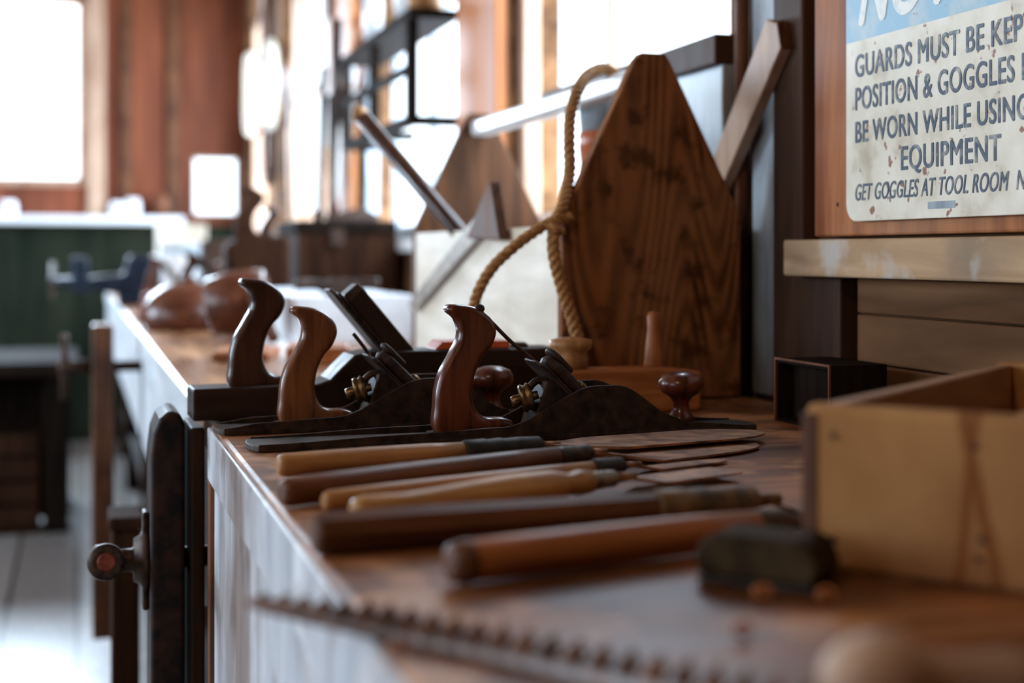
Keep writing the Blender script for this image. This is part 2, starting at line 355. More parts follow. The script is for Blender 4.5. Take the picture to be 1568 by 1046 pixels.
# ------------------------------------------------------------------ iron bench plane
def iron_plane(loc, rz, L, tote_x, mouth, knob, w, totemat, ts=1.0, lateral=True):
    g=group('bench_hand_plane', loc, rz)
    sole=[]
    for i in range(9):
        a=math.radians(90+180*i/8); sole.append((0.012+0.012*math.cos(a), (w/2)*math.sin(a)))
    for i in range(9):
        a=math.radians(-90+180*i/8); sole.append((L-0.02+0.02*math.cos(a), (w/2)*math.sin(a)))
    prism('sole', sole, 0.006, 'cast', g, 'XY', 0.0035, 0.001)
    keys=[(0.008,.008),(tote_x-0.02,.013),(mouth-0.12,.016),(mouth-0.012,.057),(mouth+0.01,.057),(mouth+0.085,.019),(L-0.10 if L-.1>mouth+.09 else mouth+.09,.014),(L-0.012,.008)]
    top=smoothprof(keys,70)
    poly=top+[(L-0.012,0.001),(0.008,0.001)]
    for k,s in enumerate((-1,1)):
        prism('cheek_%d'%(k+1), poly, 0.004, 'cast', g, 'XZ', s*(w/2-0.0025), 0.0008)
    t=curve_plate('tote', [(a*ts,b*ts) for a,b in TOTE], 0.0125, totemat, g, (tote_x,0,0.008))
    box('tote_seat',(tote_x-0.004,-0.016,0.004),(tote_x+0.10,0.016,0.0095),'cast',g,bevel=0.002)
    lathe('tote_bolt',[(0,.006),(.002,.006),(.003,.004)],'brass',g,(tote_x+0.045*ts,0,0.008+0.128*ts),(0,-0.35,0))
    fx=mouth
    prism('frog',[(fx-0.085,.006),(fx-0.002,.006),(fx-0.055,.062),(fx-0.066,.062)],w*0.62,'cast',g,'XZ',0,0.002)
    def tilted(name, s0, s1, t0, t1, ww, mat, bev=0.0015, rnd=False):
        hw=ww/2
        if rnd:
            pts=[(s0,-hw),(s0,hw)]
            for i in range(9):
                a=math.radians(90-180*i/8); pts.append((s1-hw*0.8+hw*0.8*math.cos(a),hw*math.sin(a)))
        else: pts=[(s0,-hw),(s0,hw),(s1-.006,hw),(s1,hw-.008),(s1,-hw+.008),(s1-.006,-hw)]
        ob=prism(name,pts,t1-t0,mat,g,'XY',(t0+t1)/2,bev,loc=(fx,0,0.004))
        R=Matrix(((-0.7071,0,0.7071),(0,-1,0),(0.7071,0,0.7071)))
        ob.rotation_euler=R.to_euler()
        return ob
    tilted('plane_iron',0.0,0.112,0.0,0.003,w*0.74,'plateiron')
    tilted('chip_breaker',0.004,0.104,0.003,0.0055,w*0.74,'plateiron')
    tilted('lever_cap',0.012,0.102,0.0065,0.020,w*0.66,'plateiron',0.006,True)
    tilted('cam_lever',0.070,0.106,0.020,0.027,w*0.40,'plateiron',0.003,True)
    lathe('lever_cap_screw',[(0,.008),(.003,.008),(.005,.004)],'brass',g,(fx-0.018,0,0.052),(0,math.radians(45),0),20)
    wx=fx-0.092
    lathe('adjuster_wheel',[(0,.009),(.001,.0145),(.004,.016),(.006,.014),(.008,.014),(.010,.016),(.013,.0145),(.014,.009)],'brass',g,(wx,-0.008,0.042),(math.radians(14),math.radians(74),0),26)
    lathe('adjuster_hub',[(0,.0055),(.004,.0065),(.03,.0045)],'brass',g,(wx-0.010,-0.008,0.0395),(math.radians(14),math.radians(74),0),16)
    tube('yoke_lever',catmull([(wx+.008,0,.047),(wx+.02,0,.06),(wx+.035,0,.062)],6),.004,'iron',g)
    if lateral:
        lat=catmull([(fx-.072,0.0,.082),(fx-.100,-.001,.104),(fx-.122,-.002,.125),(fx-.138,-.003,.140)],8)
        tube('lateral_lever',lat,.0022,'iron',g)
        lathe('lateral_lever_tip',[(0,.003),(.002,.0055),(.007,.0055),(.010,.003)],'iron',g,(fx-.139,-.003,.136),(0,0.5,0),14)
    else:
        lat=catmull([(fx-.072,0.0,.082),(fx-.084,-.001,.098),(fx-.092,-.001,.108)],8)
        tube('lateral_lever',lat,.0022,'iron',g)
    lathe('front_knob',[(0,.015),(.004,.016),(.008,.013),(.014,.0095),(.022,.009),(.028,.013),(.033,.021),(.039,.0255),(.046,.0255),(.052,.021),(.056,.011),(.057,.001)],'rosewood',g,(knob,0,.010),(0,0,0),32)
    lathe('knob_boss',[(0,.018),(.003,.018),(.004,.015)],'cast',g,(knob,0,.006))
    return g

iron_plane((.165,1.47,.86), 0.02, .575, .197, .385, .487, .070,'rosewood')
iron_plane((.145,1.612,.86), 0.02, .365, .072, .250, .325, .064,'tote_brown',0.96,False)

def razee(loc,rz):
    g=group('wooden_razee_plane',loc,rz)
    P=[(0,0),(.465,0),(.465,.078),(.215,.078),(.195,.074),(.178,.058),(.165,.045),(.15,.040),(0,.038)]
    prism('stock',P,.066,'darkwoodx',g,'XZ',0,.003)
    curve_plate('tote',[(a,b*.98) for a,b in TOTE],.014,'tote_dark',g,(.045,0,.034),.008)
    for nm,o,t,w,l0,l1,m in (('plane_iron',0,.005,.050,.0,.185,'plateiron'),('chip_iron',.0055,.004,.050,.02,.175,'plateiron'),('wedge',.010,.024,.048,.02,.168,'darkwoodx')):
        hw=w/2
        ob=prism(nm,[(l0,-hw),(l0,hw),(l1-.008,hw),(l1,hw-.008),(l1,-hw+.008),(l1-.008,-hw)],t,m,g,'XY',o+t/2,.002,loc=(.285,0,.012))
        c=math.cos(math.radians(50)); s=math.sin(math.radians(50))
        R=Matrix(((-c,0,s),(0,-1,0),(s,0,c))); ob.rotation_euler=R.to_euler()
    lathe('strike_button',[(0,.012),(.004,.012),(.007,.008)],'iron',g,(.42,0,.077))
    prism('painted_throat',[(.30,.0785),(.40,.0785),(.40,.088),(.31,.088)],.05,'redpaint',g,'XZ',0,.001)
    return g
razee((.13,1.755,.8605),0.03)

# ------------------------------------------------------------------ tool carrier (gabled toolbox)
g=group('gabled_tool_carrier',(0,0,0))
x0,x1=.622,.886; xm=.756
def gable(name,y,t,m):
    pts=[(x0,.8605),(x1,.8605),(x1,1.112),(xm+.024,1.322),(xm+.016,1.334),(xm-.020,1.334),(xm-.030,1.322),(x0,1.104)]
    return prism(name,pts,t,m,g,'XZ',y,.003)
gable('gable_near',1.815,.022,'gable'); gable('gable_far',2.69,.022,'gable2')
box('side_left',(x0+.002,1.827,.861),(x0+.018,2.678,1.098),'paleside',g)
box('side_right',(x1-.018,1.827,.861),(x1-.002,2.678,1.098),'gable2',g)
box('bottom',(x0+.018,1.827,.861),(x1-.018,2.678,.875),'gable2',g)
box('handle_bar',(xm-.022,1.827,1.288),(xm+.018,2.678,1.318),'palebar',g,bevel=.006)

g=group('rope_coil')
rope('rope_main',[(.80,2.02,1.20),(.79,2.0,1.30),(.757,1.985,1.333),(.715,1.95,1.322),(.675,1.89,1.290),(.655,1.865,1.25),(.648,1.85,1.21),(.645,1.84,1.17),(.622,1.800,1.125),(.606,1.787,1.098),(.600,1.775,1.06),(.612,1.772,1.01),(.626,1.770,.968),(.636,1.768,.925)],.0088,g)
rope('rope_loop',[(.632,1.795,1.108),(.606,1.788,1.104),(.576,1.785,1.088),(.548,1.785,1.068),(.521,1.79,1.042),(.505,1.80,1.012),(.500,1.815,.98),(.502,1.83,.94),(.512,1.84,.905),(.535,1.84,.876),(.57,1.825,.871)],.0078,g)
rope('rope_wrap',[(.616,1.780,1.088),(.602,1.776,1.092),(.594,1.785,1.098),(.604,1.795,1.104)],.0060,g)

g=group('mallet_handle_shaft')
tube('shaft',[(.735,2.22,.90),(.70,2.3,1.0),(.634,2.4,1.10),(.486,2.5,1.302)],.0150,'tote_dark',g,seg=16)
tube('shaft_tip',[(.486,2.5,1.302),(.478,2.505,1.313),(.474,2.508,1.319)],.0135,'ashhandle',g,radii=[.0152,.0135,.006],seg=16)
g=group('sliding_bevel')
prism('blade',[(2.675,.965),(2.65,.945),(2.12,1.105),(2.15,1.135)],.003,'steel',g,'YZ',.612,.0005)
prism('head',[(2.23,1.085),(2.04,1.080),(2.09,1.170),(2.11,1.165)],.016,'gable2',g,'YZ',.612,.002)

g=group('leaning_plank')
prism('plank',[(2.04,.99),(2.07,1.02),(1.73,1.375),(1.70,1.365),(1.69,1.33)],.018,'winframe',g,'YZ',.8955,.002)
prism('dark_end',[(1.7005,1.3645),(1.689,1.3295),(1.6875,1.3305),(1.699,1.367)],.0185,'darkhandle',g,'YZ',.8955,.0003)

# ------------------------------------------------------------------ chisels and tool handles
def frame(a,b):
    a=Vector(a); b=Vector(b); z=(b-a).normalized(); x=z.cross(Vector((0,0,1))).normalized(); y=z.cross(x)
    m=Matrix(((x.x,y.x,z.x,a.x),(x.y,y.y,z.y,a.y),(x.z,y.z,z.z,a.z),(0,0,0,1)))
    return m,(b-a).length
# local y points down
def blade(name,z0,z1,w0,w1,y0,y1,t,mat,parent,style='square',skew=0):
    n=24; L=[];R=[]
    for i in range(n+1):
        u=i/n; z=z0+(z1-z0)*u; w=w0+(w1-w0)*min(1,u*4)
        if style=='round' and u>0.7: w*=math.sqrt(max(0.01,1-((u-.7)/.3)**2))
        if style=='skew' and u>0.75: L.append((-w/2*(1-(u-.75)*3.2),z)); R.append((w/2,z)); continue
        L.append((-w/2+skew*min(1,u*2),z)); R.append((w/2+skew*min(1,u*2),z))
    vs=[];fs=[]
    for i in range(n+1):
        u=i/n; y=y0+(y1-y0)*min(1,u*4)
        tt=t*(1-0.5*u)
        for (x,z),s in ((L[i],1),(R[i],1)):
            vs.append((x,y+tt/2,z)); vs.append((x,y-tt/2,z))
    for i in range(n):
        a=i*4;b=a+4
        fs+=[(a,a+2,b+2,b),(a+1,b+1,b+3,a+3),(a,b,b+1,a+1),(a+2,a+3,b+3,b+2)]
    fs+=[(0,1,3,2),(n*4,n*4+2,n*4+3,n*4+1)]
    me=bpy.data.meshes.new(name); me.from_pydata(vs,[],fs); me.update()
    bm=bmesh.new(); bm.from_mesh(me); bmesh.ops.recalc_face_normals(bm,faces=bm.faces); bm.to_mesh(me); bm.free()
    return link(me,name,mat,parent)
def tool(name,a,b,r,hm,fm,fl,bl,bw,bm_,style='square',kind='straight',seg=28,fr=0.8,endmat=None,drop=None,skew=0):
    m,L=frame(a,b); g=group(name,mat=m)
    H=L-fl
    if kind=='straight': prof=[(0,r*.55),(.002,r*.82),(.006,r*.95),(H*.2,r*1.0),(H*.5,r*1.0),(H*.8,r*.95),(H,r*.86)]
    elif kind=='turned': prof=[(0,r*.5),(.003,r*.8),(.010,r*.95),(H*.2,r*.80),(H*.32,r*.86),(H*.45,r*1.0),(H*.62,r*1.16),(H*.82,r*1.1),(H*.90,r*.72),(H*.94,r*.9),(H,r*.8)]
    else: prof=[(0,r*.80),(.003,r*.98),(H*.3,r*1.0),(H*.7,r*.9),(H,r*.84)]
    lathe('handle',prof,hm,g,seg=seg,smooth=(seg>10))
    if endmat: lathe('handle_end',[(-.001,r*.5),(.0,r*.86),(.010,r*1.03),(.013,r*1.0)],endmat,g,seg=seg)
    lathe('ferrule',[(H-.002,r*fr*.98),(H+.001,r*fr*1.08),(H+fl*.25,r*fr*1.1),(H+fl*.28,r*fr*1.0),(H+fl*.45,r*fr*1.08),(H+fl*.5,r*fr*.98),(H+fl*.7,r*fr*1.03),(L-.004,r*fr*.95),(L,r*fr*.6)],fm,g,seg=24)
    if bl>0:
        lathe('tang',[(L-.003,r*.4),(L+.02,r*.28)],bm_,g,seg=12)
        blade('blade',L+.006,L+bl,r*.7,bw,0,(r-.0025) if drop is None else drop,.003,bm_,g,style,skew)
    return g
tool('paring_chisel',(.170,1.268,.8715),(.4355,1.3236,.8715),.0108,'ashhandle','tape',.085,.27,.082,'rust','round','straight',fr=.95,drop=.002)
tool('slick_chisel',(.1525,1.117,.8725),(.4605,1.2527,.8725),.0118,'brownhandle','iron',.045,.225,.064,'rust','round','straight',skew=.008)
tool('gouge',(.181,1.0896,.869),(.4702,1.194,.869),.0085,'ashhandle','tape',.035,.13,.022,'rust','round','straight',fr=1.0)
tool('socket_chisel',(.190,1.016,.873),(.4302,1.1076,.873),.0118,'boxwood','steel',.03,.13,.040,'rust','square','turned',fr=.6,drop=.006)
tool('timber_framing_chisel',(.1500,.9412,.874),(.490,.9706,.874),.0142,'darkhandle','tapebrown',.085,.12,.030,'rustdark','skew','oct',seg=8,fr=.84)
tool('carving_tool',(.214,.826,.874),(.470,.8825,.874),.0132,'orangehandle','iron',.03,.08,.02,'iron','square','straight',endmat='darkhandle')

g=group('sanding_block',(.402,.783,.8605),math.radians(-48))
prism('block',[(-.036,.004),(.036,.004),(.040,.014),(.034,.027),(.026,.030),(-.026,.030),(-.035,.025),(-.040,.014)],.044,'olive',g,'XZ',0,.004,seg=3)
box('felt_sole',(-.037,-.022,.0003),(.037,.022,.004),'tape',g,bevel=.001)

def saw():
    A=Vector((.097,.818)); B=Vector((.48,.325)); d=(B-A); Ln=d.length; rz=math.atan2(d.y,d.x)
    g=group('hand_saw',(A.x,A.y,.8612),rz)
    n=36; Lb=Ln*.86
    pts=[]
    for i in range(n):
        x=Lb*i/n; k=min(1,.35+i/9); pts.append((x,.002)); pts.append((x+Lb/n*.5,.002+.009*k))
    pts+= [(Lb,.0),(Lb+.01,-.040),(Lb*.5,-.030),(0.02,-.015),(0.0,-.008)]
    prism('saw_plate',pts,.003,'rustdark',g,'XY',.0015,0)
    vs=[];fs=[]
    for i in range(n):
        k=min(1,.4+i/9)
        x=Lb*(i+.5)/n; b=len(vs); w=Lb/n*.44
        vs+=[(x-w,-.006*k,.003),(x+w,-.006*k,.003),(x+w*.2,.003*k,.003+.0105*k),(x,.012*k,.002)]
        fs+=[(b,b+1,b+2),(b,b+2,b+3),(b+1,b+3,b+2),(b,b+3,b+1)]
    me=bpy.data.meshes.new('saw_teeth'); me.from_pydata(vs,[],fs); me.update(); link(me,'saw_teeth','rustdark',g)
    h=curve_plate('saw_handle',[(.0,.0),(.06,-.01),(.09,-.0),(.11,.02),(.10,-.05),(.11,-.10),(.07,-.095),(.02,-.10),(.0,-.07)],.011,'orangehandle',g,(Lb,0,.012),.006)
    h.rotation_euler=(math.radians(-90),0,0)
saw()
m,L=frame((.315,.520,.8825),(.50,.50,.878)); g=group('awl',mat=m)
lathe('knob_handle',[(-.022,.002),(-.019,.011),(-.011,.018),(.0,.0205),(.012,.019),(.022,.012),(.032,.009),(.06,.011),(.085,.008)],'winframe',g)
lathe('spike',[(.085,.004),(.14,.003),(.155,.0005)],'steel',g,seg=12)

g=group('wood_shavings')
for i,(x,y) in enumerate([(.325,.665),(.372,.735),(.405,.72)]):
    pts=[]; R=.003+random.random()*.002; h=random.random()*3
    for k in range(22):
        a=h+k*.42; pts.append((x+R*math.cos(a)+k*.0004, y+R*math.sin(a)*.6+k*.0003, .8625+.003*(1+math.sin(a))))
    tube('curl_%d'%i,pts,.0013,'orangewood',g,seg=5)

# ------------------------------------------------------------------ pine tray on the right
g=group('pine_parts_tray',(.443,.812,.8605),math.atan2(.616,.788))
La,Lb,H=.43,.205,.104
box('front_end',(0,-Lb,0),(.016,0,H),'tray',g,bevel=.005)
box('back_end',(La-.016,-Lb,0),(La,0,H),'tray',g,bevel=.003)
box('long_side_far',(.016,-.014,0),(La-.016,0,H-.002),'trayend',g,bevel=.002)
box('long_side_near',(.016,-Lb,0),(La-.016,-Lb+.014,H-.002),'trayend',g,bevel=.002)
box('end_grain_strip',(-.0012,-.009,.0),(.012,.0015,H-.006),'darkhandle',g,bevel=.001)
box('base',(.016,-Lb+.014,0),(La-.016,-.014,.010),'trayend',g,bevel=.001)
box('divider',(.016,-Lb*.5-.006,.010),(La-.016,-Lb*.5+.006,H-.012),'trayend',g,bevel=.001)
box('cross_divider',(.15,-Lb*.5+.006,.010),(.16,-.014,H-.02),'trayend',g,bevel=.001)
for i,(y,z) in enumerate([(-.112,.030),(-.110,.018),(-.108,.085),(-.02,.02),(-.02,.085),(-.185,.03)]):
    lathe('nail_%d'%i,[(-.0008,.0024),(.0,.0020)],'iron',g,(0,y,z),(0,math.radians(90),0),10)

g=group('open_tin_box',(0,0,0))
multibox('tin_walls',[((.80,1.53,.8605),(.87,1.535,.935)),((.80,1.405,.8605),(.87,1.41,.935)),((.868,1.41,.8605),(.872,1.53,.935)),((.80,1.41,.8605),(.87,1.53,.864)),((.80,1.41,.930),(.872,1.53,.935)),((.82,1.41,.864),(.825,1.53,.930))],'matteblack',g)
multibox('tin_rim',[((.797,1.405,.8605),(.7995,1.4075,.936)),((.797,1.5325,.8605),(.7995,1.535,.936)),((.797,1.4075,.9335),(.7995,1.5325,.936))],'brownhandle',g)

g=group('wooden_smoothing_plane',(.645,1.672,.8605),0.03)
prism('stock',[(-.09,0),(.11,0),(.112,.05),(.06,.056),(-.08,.056),(-.092,.04)],.048,'orangewood',g,'XZ',0,.004)
lathe('peg',[(0,.013),(.006,.013),(.03,.011),(.052,.0085),(.066,.0095),(.072,.007),(.073,.001)],'orangehandle',g,(.055,0,.053),seg=22)
lathe('turned_knob',[(0,.020),(.02,.022),(.026,.018),(.032,.026),(.042,.027),(.044,.018),(.046,.002)],'ashhandle',g,(-.058,0,.050),seg=26)

# ------------------------------------------------------------------ workbench
g=group('workbench')
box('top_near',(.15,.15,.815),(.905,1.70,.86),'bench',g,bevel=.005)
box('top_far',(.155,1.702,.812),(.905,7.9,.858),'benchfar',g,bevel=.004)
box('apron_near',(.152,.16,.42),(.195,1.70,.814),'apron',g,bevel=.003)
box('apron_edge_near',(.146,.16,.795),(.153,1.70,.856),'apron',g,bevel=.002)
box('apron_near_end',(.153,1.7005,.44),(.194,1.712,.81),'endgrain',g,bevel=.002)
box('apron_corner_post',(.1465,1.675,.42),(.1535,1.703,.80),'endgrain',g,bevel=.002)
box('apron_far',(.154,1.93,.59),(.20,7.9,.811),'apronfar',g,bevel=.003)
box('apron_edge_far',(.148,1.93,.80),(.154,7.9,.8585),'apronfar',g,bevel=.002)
for y in (.3,1.9,3.4,5.0,6.6,7.7):
    box('leg_front',(.21,y,0),(.30,y+.09,.81),'darkwood',g)
    box('leg_back',(.80,y,0),(.88,y+.09,.81),'darkwood',g)
box('lower_shelf',(.22,.3,.22),(.86,7.79,.25),'darkwood',g)
box('back_panel',(.885,.3,.05),(.9,7.79,.81),'darkwood',g)

g=group('leg_vise')
vx0,vx1=.084,.124
prism('jaw',[(vx0,.12),(vx1,.12),(vx1,.855),(vx1-.006,.868),(vx1-.018,.872),(vx0+.010,.862),(vx0+.003,.845),(vx0,.82)],.11,'blackiron',g,'XZ',1.80,.006,seg=3)
box('fixed_jaw',(.130,1.745,.12),(.147,1.865,.850),'darkwood',g,bevel=.003)
lathe('backing_plate',[(0,.038),(.005,.040),(.010,.030),(.018,.026)],'iron',g,(vx0,1.80,.685),(0,math.radians(-90),0),28)
box('plate_strap',(vx0-.008,1.785,.625),(vx0,1.815,.745),'iron',g,bevel=.003)
lathe('screw_hub',[(0,.017),(.015,.019),(.020,.014),(.035,.014),(.042,.020),(.062,.021),(.068,.016)],'iron',g,(vx0,1.80,.685),(0,math.radians(-90),0),24)
lathe('handle_bar',[(-.055,.015),(-.052,.021),(-.042,.022),(-.036,.0135),(-.02,.0125),(.10,.0125),(.104,.018),(.115,.017),(.118,.011)],'iron',g,(vx0-.052,1.80,.685),(math.radians(-101),0,math.radians(1)),24)
lathe('handle_end_wood',[(-.057,.009),(-.054,.0125)],'darkred',g,(vx0-.052,1.80,.685),(math.radians(-101),0,math.radians(1)),20)
tube('vise_screw',[(.075,1.80,.685),(.26,1.80,.685)],.013,'iron',g)
g=group('leg_vise')
box('jaw',(.035,3.60,.12),(.085,3.73,.885),'darkhandle',g,bevel=.006)
lathe('screw_hub',[(0,.017),(.02,.02),(.045,.014),(.06,.022),(.08,.02)],'iron',g,(.035,3.665,.78),(0,math.radians(-90),0),20)
tube('handle_bar',[(-.03,3.665,.70),(-.03,3.665,.86)],.010,'iron',g)
tube('vise_screw',[(.035,3.665,.78),(.25,3.665,.78)],.014,'iron',g)
tube('guide_bar',[(.06,3.665,.25),(.25,3.665,.25)],.012,'iron',g)
g=group('sawhorse_leg')
box('upright',(.055,2.45,0),(.100,2.55,.60),'mattebrown',g,bevel=.004)
box('cap',(.050,2.44,.60),(.105,2.56,.622),'mattebrown',g,bevel=.004)
box('foot',(.03,2.35,0),(.13,2.65,.05),'darkwood',g,bevel=.004)

# ------------------------------------------------------------------ mid / far bench clutter
g=group('round_leather_form',(.285,3.88,.859))
lathe('dome',[(0,.115),(.03,.125),(.06,.120),(.09,.10),(.115,.065),(.125,.02),(.126,.001)],'leather',g,seg=36)
lathe('button',[(0,.02),(.012,.018),(.018,.002)],'leather',g,(0,0,.125))
g=group('wooden_mallet',(.36,3.34,.872))
lathe('head',[(-.07,.06),(-.065,.068),(0,.076),(.065,.068),(.07,.06)],'leather',g,(0,0,.074),(math.radians(80),0,math.radians(75)),30)
tube('mallet_shaft',[(.02,-.02,.10),(.03,-.26,.04),(.035,-.33,.01)],.013,'brownhandle',g)
g=group('wood_offcut')
prism('offcut',[(.24,2.70),(.34,2.67),(.39,2.86),(.28,2.90)],.016,'orangewood',g,'XY',.867,.003)
g=group('wood_block')
prism('block',[(.36,2.58),(.47,2.55),(.50,2.70),(.39,2.74)],.03,'orangewood',g,'XY',.874,.004)

g=group('white_enamel_tray')  # white tray shape added to stand for bright reflections on the bench
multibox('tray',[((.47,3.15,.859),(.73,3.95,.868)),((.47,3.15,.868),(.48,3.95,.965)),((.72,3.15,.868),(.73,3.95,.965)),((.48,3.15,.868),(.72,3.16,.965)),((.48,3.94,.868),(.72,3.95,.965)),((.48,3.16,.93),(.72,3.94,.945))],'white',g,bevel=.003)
g=group('spokeshave')
tube('body',catmull([(.50,3.40,.985),(.55,3.42,.985),(.58,3.40,.975),(.63,3.41,.975),(.66,3.42,.985),(.70,3.40,.985)],8),.014,'iron',g)
box('iron',(.575,3.38,.965),(.635,3.40,1.0),'iron',g)
box('sole',(.57,3.39,.946),(.64,3.43,.97),'iron',g)
g=group('wooden_jointer_plane')
prism('stock',[(.40,.859),(.58,.859),(.58,1.10),(.47,1.12),(.40,1.08)],.14,'mattebrown',g,'XZ',4.13,.01)
curve_plate('tote',[(a*1.25,b*1.1) for a,b in TOTE],.02,'mattebrown',g,(.43,4.13,1.10),.01)
curve_plate('tote_front',[(a*.9,b*.7) for a,b in TOTE],.02,'tote_dark',g,(.50,4.13,1.10),.01)
g=group('dark_tool_chest')
box('chest',(.61,4.1,.859),(.90,4.5,1.12),'mattebrown',g,bevel=.004)
box('lid',(.602,4.09,1.12),(.898,4.51,1.155),'matteblack',g,bevel=.004)
box('hasp',(.70,4.085,1.08),(.74,4.09,1.13),'iron',g,bevel=.001)
lathe('lid_handle',[(0,.02),(.01,.015),(.03,.025),(.035,.01)],'iron',g,(.7,4.3,1.155))
g=group('small_block_plane',(.80,4.28,1.1555))
prism('body',[(-.08,0),(.08,0),(.08,.02),(.03,.045),(-.03,.03),(-.08,.02)],.05,'iron',g,'XZ',0,.004)
lathe('knob',[(0,.012),(.02,.010),(.035,.018),(.045,.01)],'rosewood',g,(-.05,0,.02))

g=group('machinist_vise',(.17,5.7,.8605))
box('base',(-.02,-.10,0),(.12,.10,.04),'bluemetal',g,bevel=.006)
prism('body',[(-.12,.06),(-.02,.04),(.14,.04),(.14,.16),(.10,.19),(.02,.19),(.0,.12),(-.12,.11)],.10,'bluemetal',g,'XZ',0,.01)
box('front_jaw',(-.19,-.07,.05),(-.13,.07,.185),'bluemetal',g,bevel=.01)
tube('screw',[(-.27,0,.09),(-.1,0,.09)],.018,'bluemetal',g)
tube('t_handle',[(-.26,-.10,.03),(-.26,.10,.16)],.009,'iron',g)
g=group('red_clamp',(.23,4.55,.859))
box('bar',(-.03,-.16,.0),(.03,.16,.018),'iron',g,bevel=.002)
prism('head',[(-.06,0),(.06,0),(.07,.04),(.03,.09),(-.04,.08)],.05,'darkred',g,'XZ',-.13,.01)
prism('jaw',[(-.05,0),(.05,0),(.05,.07),(-.02,.08)],.05,'redpaint',g,'XZ',.1,.01)
g=group('paint_cans')
for i,(x,y,r,h,mm) in enumerate([(.40,6.0,.07,.20,'white'),(.60,6.4,.08,.26,'iron'),(.45,6.65,.09,.24,'bluegray'),(.72,5.6,.08,.22,'iron'),(.55,5.3,.06,.17,'leather')]):
    lathe('can_%d'%i,[(0,r),(.004,r*1.03),(.01,r),(h-.01,r),(h-.004,r*1.04),(h,r*.95),(h-.006,r*.9)],mm,g,(x,y,.8595))
g=group('stacked_white_boxes')
box('carton',(.36,7.0,.859),(.62,7.4,1.05),'white',g,bevel=.006)
box('carton_top',(.38,7.02,1.05),(.60,7.36,1.20),'paleside',g,bevel=.006)
def coffin(x,y,rz,m,s=1.0):
    g=group('wooden_smoother',(x,y,.859),rz)
    prism('stock',[(-.12*s,0),(.12*s,0),(.12*s,.07*s),(-.12*s,.07*s)],.07*s,m,g,'XZ',0,.008)
    prism('iron_and_wedge',[(-.01*s,.07*s),(.02*s,.07*s),(-.05*s,.16*s),(-.07*s,.155*s)],.045*s,'iron',g,'XZ',0,.002)
    curve_plate('tote',[(a*.8*s,b*.75*s) for a,b in TOTE],.012,m,g,(-.11*s,0,.068*s),.006)
coffin(.44,4.66,.2,'mattebrown',1.2); coffin(.62,4.95,.5,'mattebrown',1.2); coffin(.36,5.35,-.1,'leather',1.1)
g=group('leaning_boards')
for i,(y,x,lean,h,m_) in enumerate([(4.72,.70,-.20,.95,'matteblack'),(4.84,.74,.05,.75,'mattebrown'),(5.05,.72,-.12,.85,'matteblack'),(5.5,.70,.10,.70,'winframe')]):
    b_=[(y-.025,.859),(y+.025,.859),(y+.025+lean,.859+h),(y-.025+lean,.859+h)]
    ob=prism('board_%d'%i,b_,.02,m_,g,'YZ',0,.002,loc=(x+.10,0,0))

# ------------------------------------------------------------------ room shell
XW=.93; YE=8.4; ZC=2.9; XL=-3.6; YB=-2.6
wins=[(1.93,3.06),(3.43,4.85),(5.3,6.6),(7.0,8.1)]
zb,zt=1.10,2.35
bx=[((XW,YB,0),(XW+.12,YE,zb)),((XW,YB,zt),(XW+.12,YE,ZC))]
ys=[YB]+[v for w in wins for v in w]+[YE]
for i in range(0,len(ys),2): bx.append(((XW,ys[i],zb),(XW+.12,ys[i+1],zt)))
multibox('wall_right',bx,'wallbrown')
ex0,ex1,ez0,ez1=-1.15,.05,1.44,2.50
sx0,sx1,sz0,sz1=.64,.90,1.28,1.62
multibox('wall_back',[((XL,YE,0),(XW+.12,YE+.12,sz0)),((XL,YE,ez1),(XW+.12,YE+.12,ZC)),((XL,YE,sz0),(ex0,YE+.12,ez1)),((ex0,YE,sz0),(ex1,YE+.12,ez0)),((ex1,YE,sz0),(sx0,YE+.12,ez1)),((sx0,YE,sz1),(XW+.12,YE+.12,ez1)),((sx1,YE,sz0),(XW+.12,YE+.12,sz1))],'wallred')
lw=[(-1.2,.6),(1.4,3.2),(4.0,5.8)]
bx=[((XL-.12,YB,0),(XL,YE,.95)),((XL-.12,YB,2.4),(XL,YE,ZC))]
ys=[YB]+[v for w in lw for v in w]+[YE]
for i in range(0,len(ys),2): bx.append(((XL-.12,ys[i],.95),(XL,ys[i+1],2.4)))
multibox('wall_left',bx,'wallred')
multibox('wall_front',[((XL,YB-.12,0),(XW+.12,YB,ZC))],'wallbrown')
multibox('floor',[((XL-.1,YB-.1,-.05),(XW+.12,YE+.12,0))],'floor')
multibox('ceiling',[((XL-.1,YB-.1,ZC),(XW+.12,YE+.12,ZC+.06))],'ceil')

def window(name,axis,pos,a0,a1,z0,z1,nv,nh,t=.03,depth=.05,mat='winframe',rail=None,f=.045):
    g=group(name); B=[]
    def add(lo_a,hi_a,lo_z,hi_z,d=depth):
        if axis=='X': B.append(((pos,lo_a,lo_z),(pos+d,hi_a,hi_z)))
        else: B.append(((lo_a,pos,lo_z),(hi_a,pos+d,hi_z)))
    add(a0,a0+f,z0,z1); add(a1-f,a1,z0,z1); add(a0+f,a1-f,z0,z0+f); add(a0+f,a1-f,z1-f,z1)
    for i in range(1,nv):
        c=a0+(a1-a0)*i/nv; add(c-t/2,c+t/2,z0+f,z1-f,depth*.6)
    for i in range(1,nh):
        c=z0+(z1-z0)*i/nh; add(a0+f,a1-f,c-t/2,c+t/2,depth*.55)
    if rail: add(a0+f,a1-f,rail,rail+.045,depth*.8)
    multibox('frame',B,mat,g,bevel=.003)
    return g
for i,(a,b) in enumerate(wins):
    window('window_%d'%(i+1),'X',XW+.02,a,b,zb,zt,2 if i==0 else 3,1,.022,.04,'winframe' if i!=1 else 'bluegray',rail=None if i==0 else 1.72)
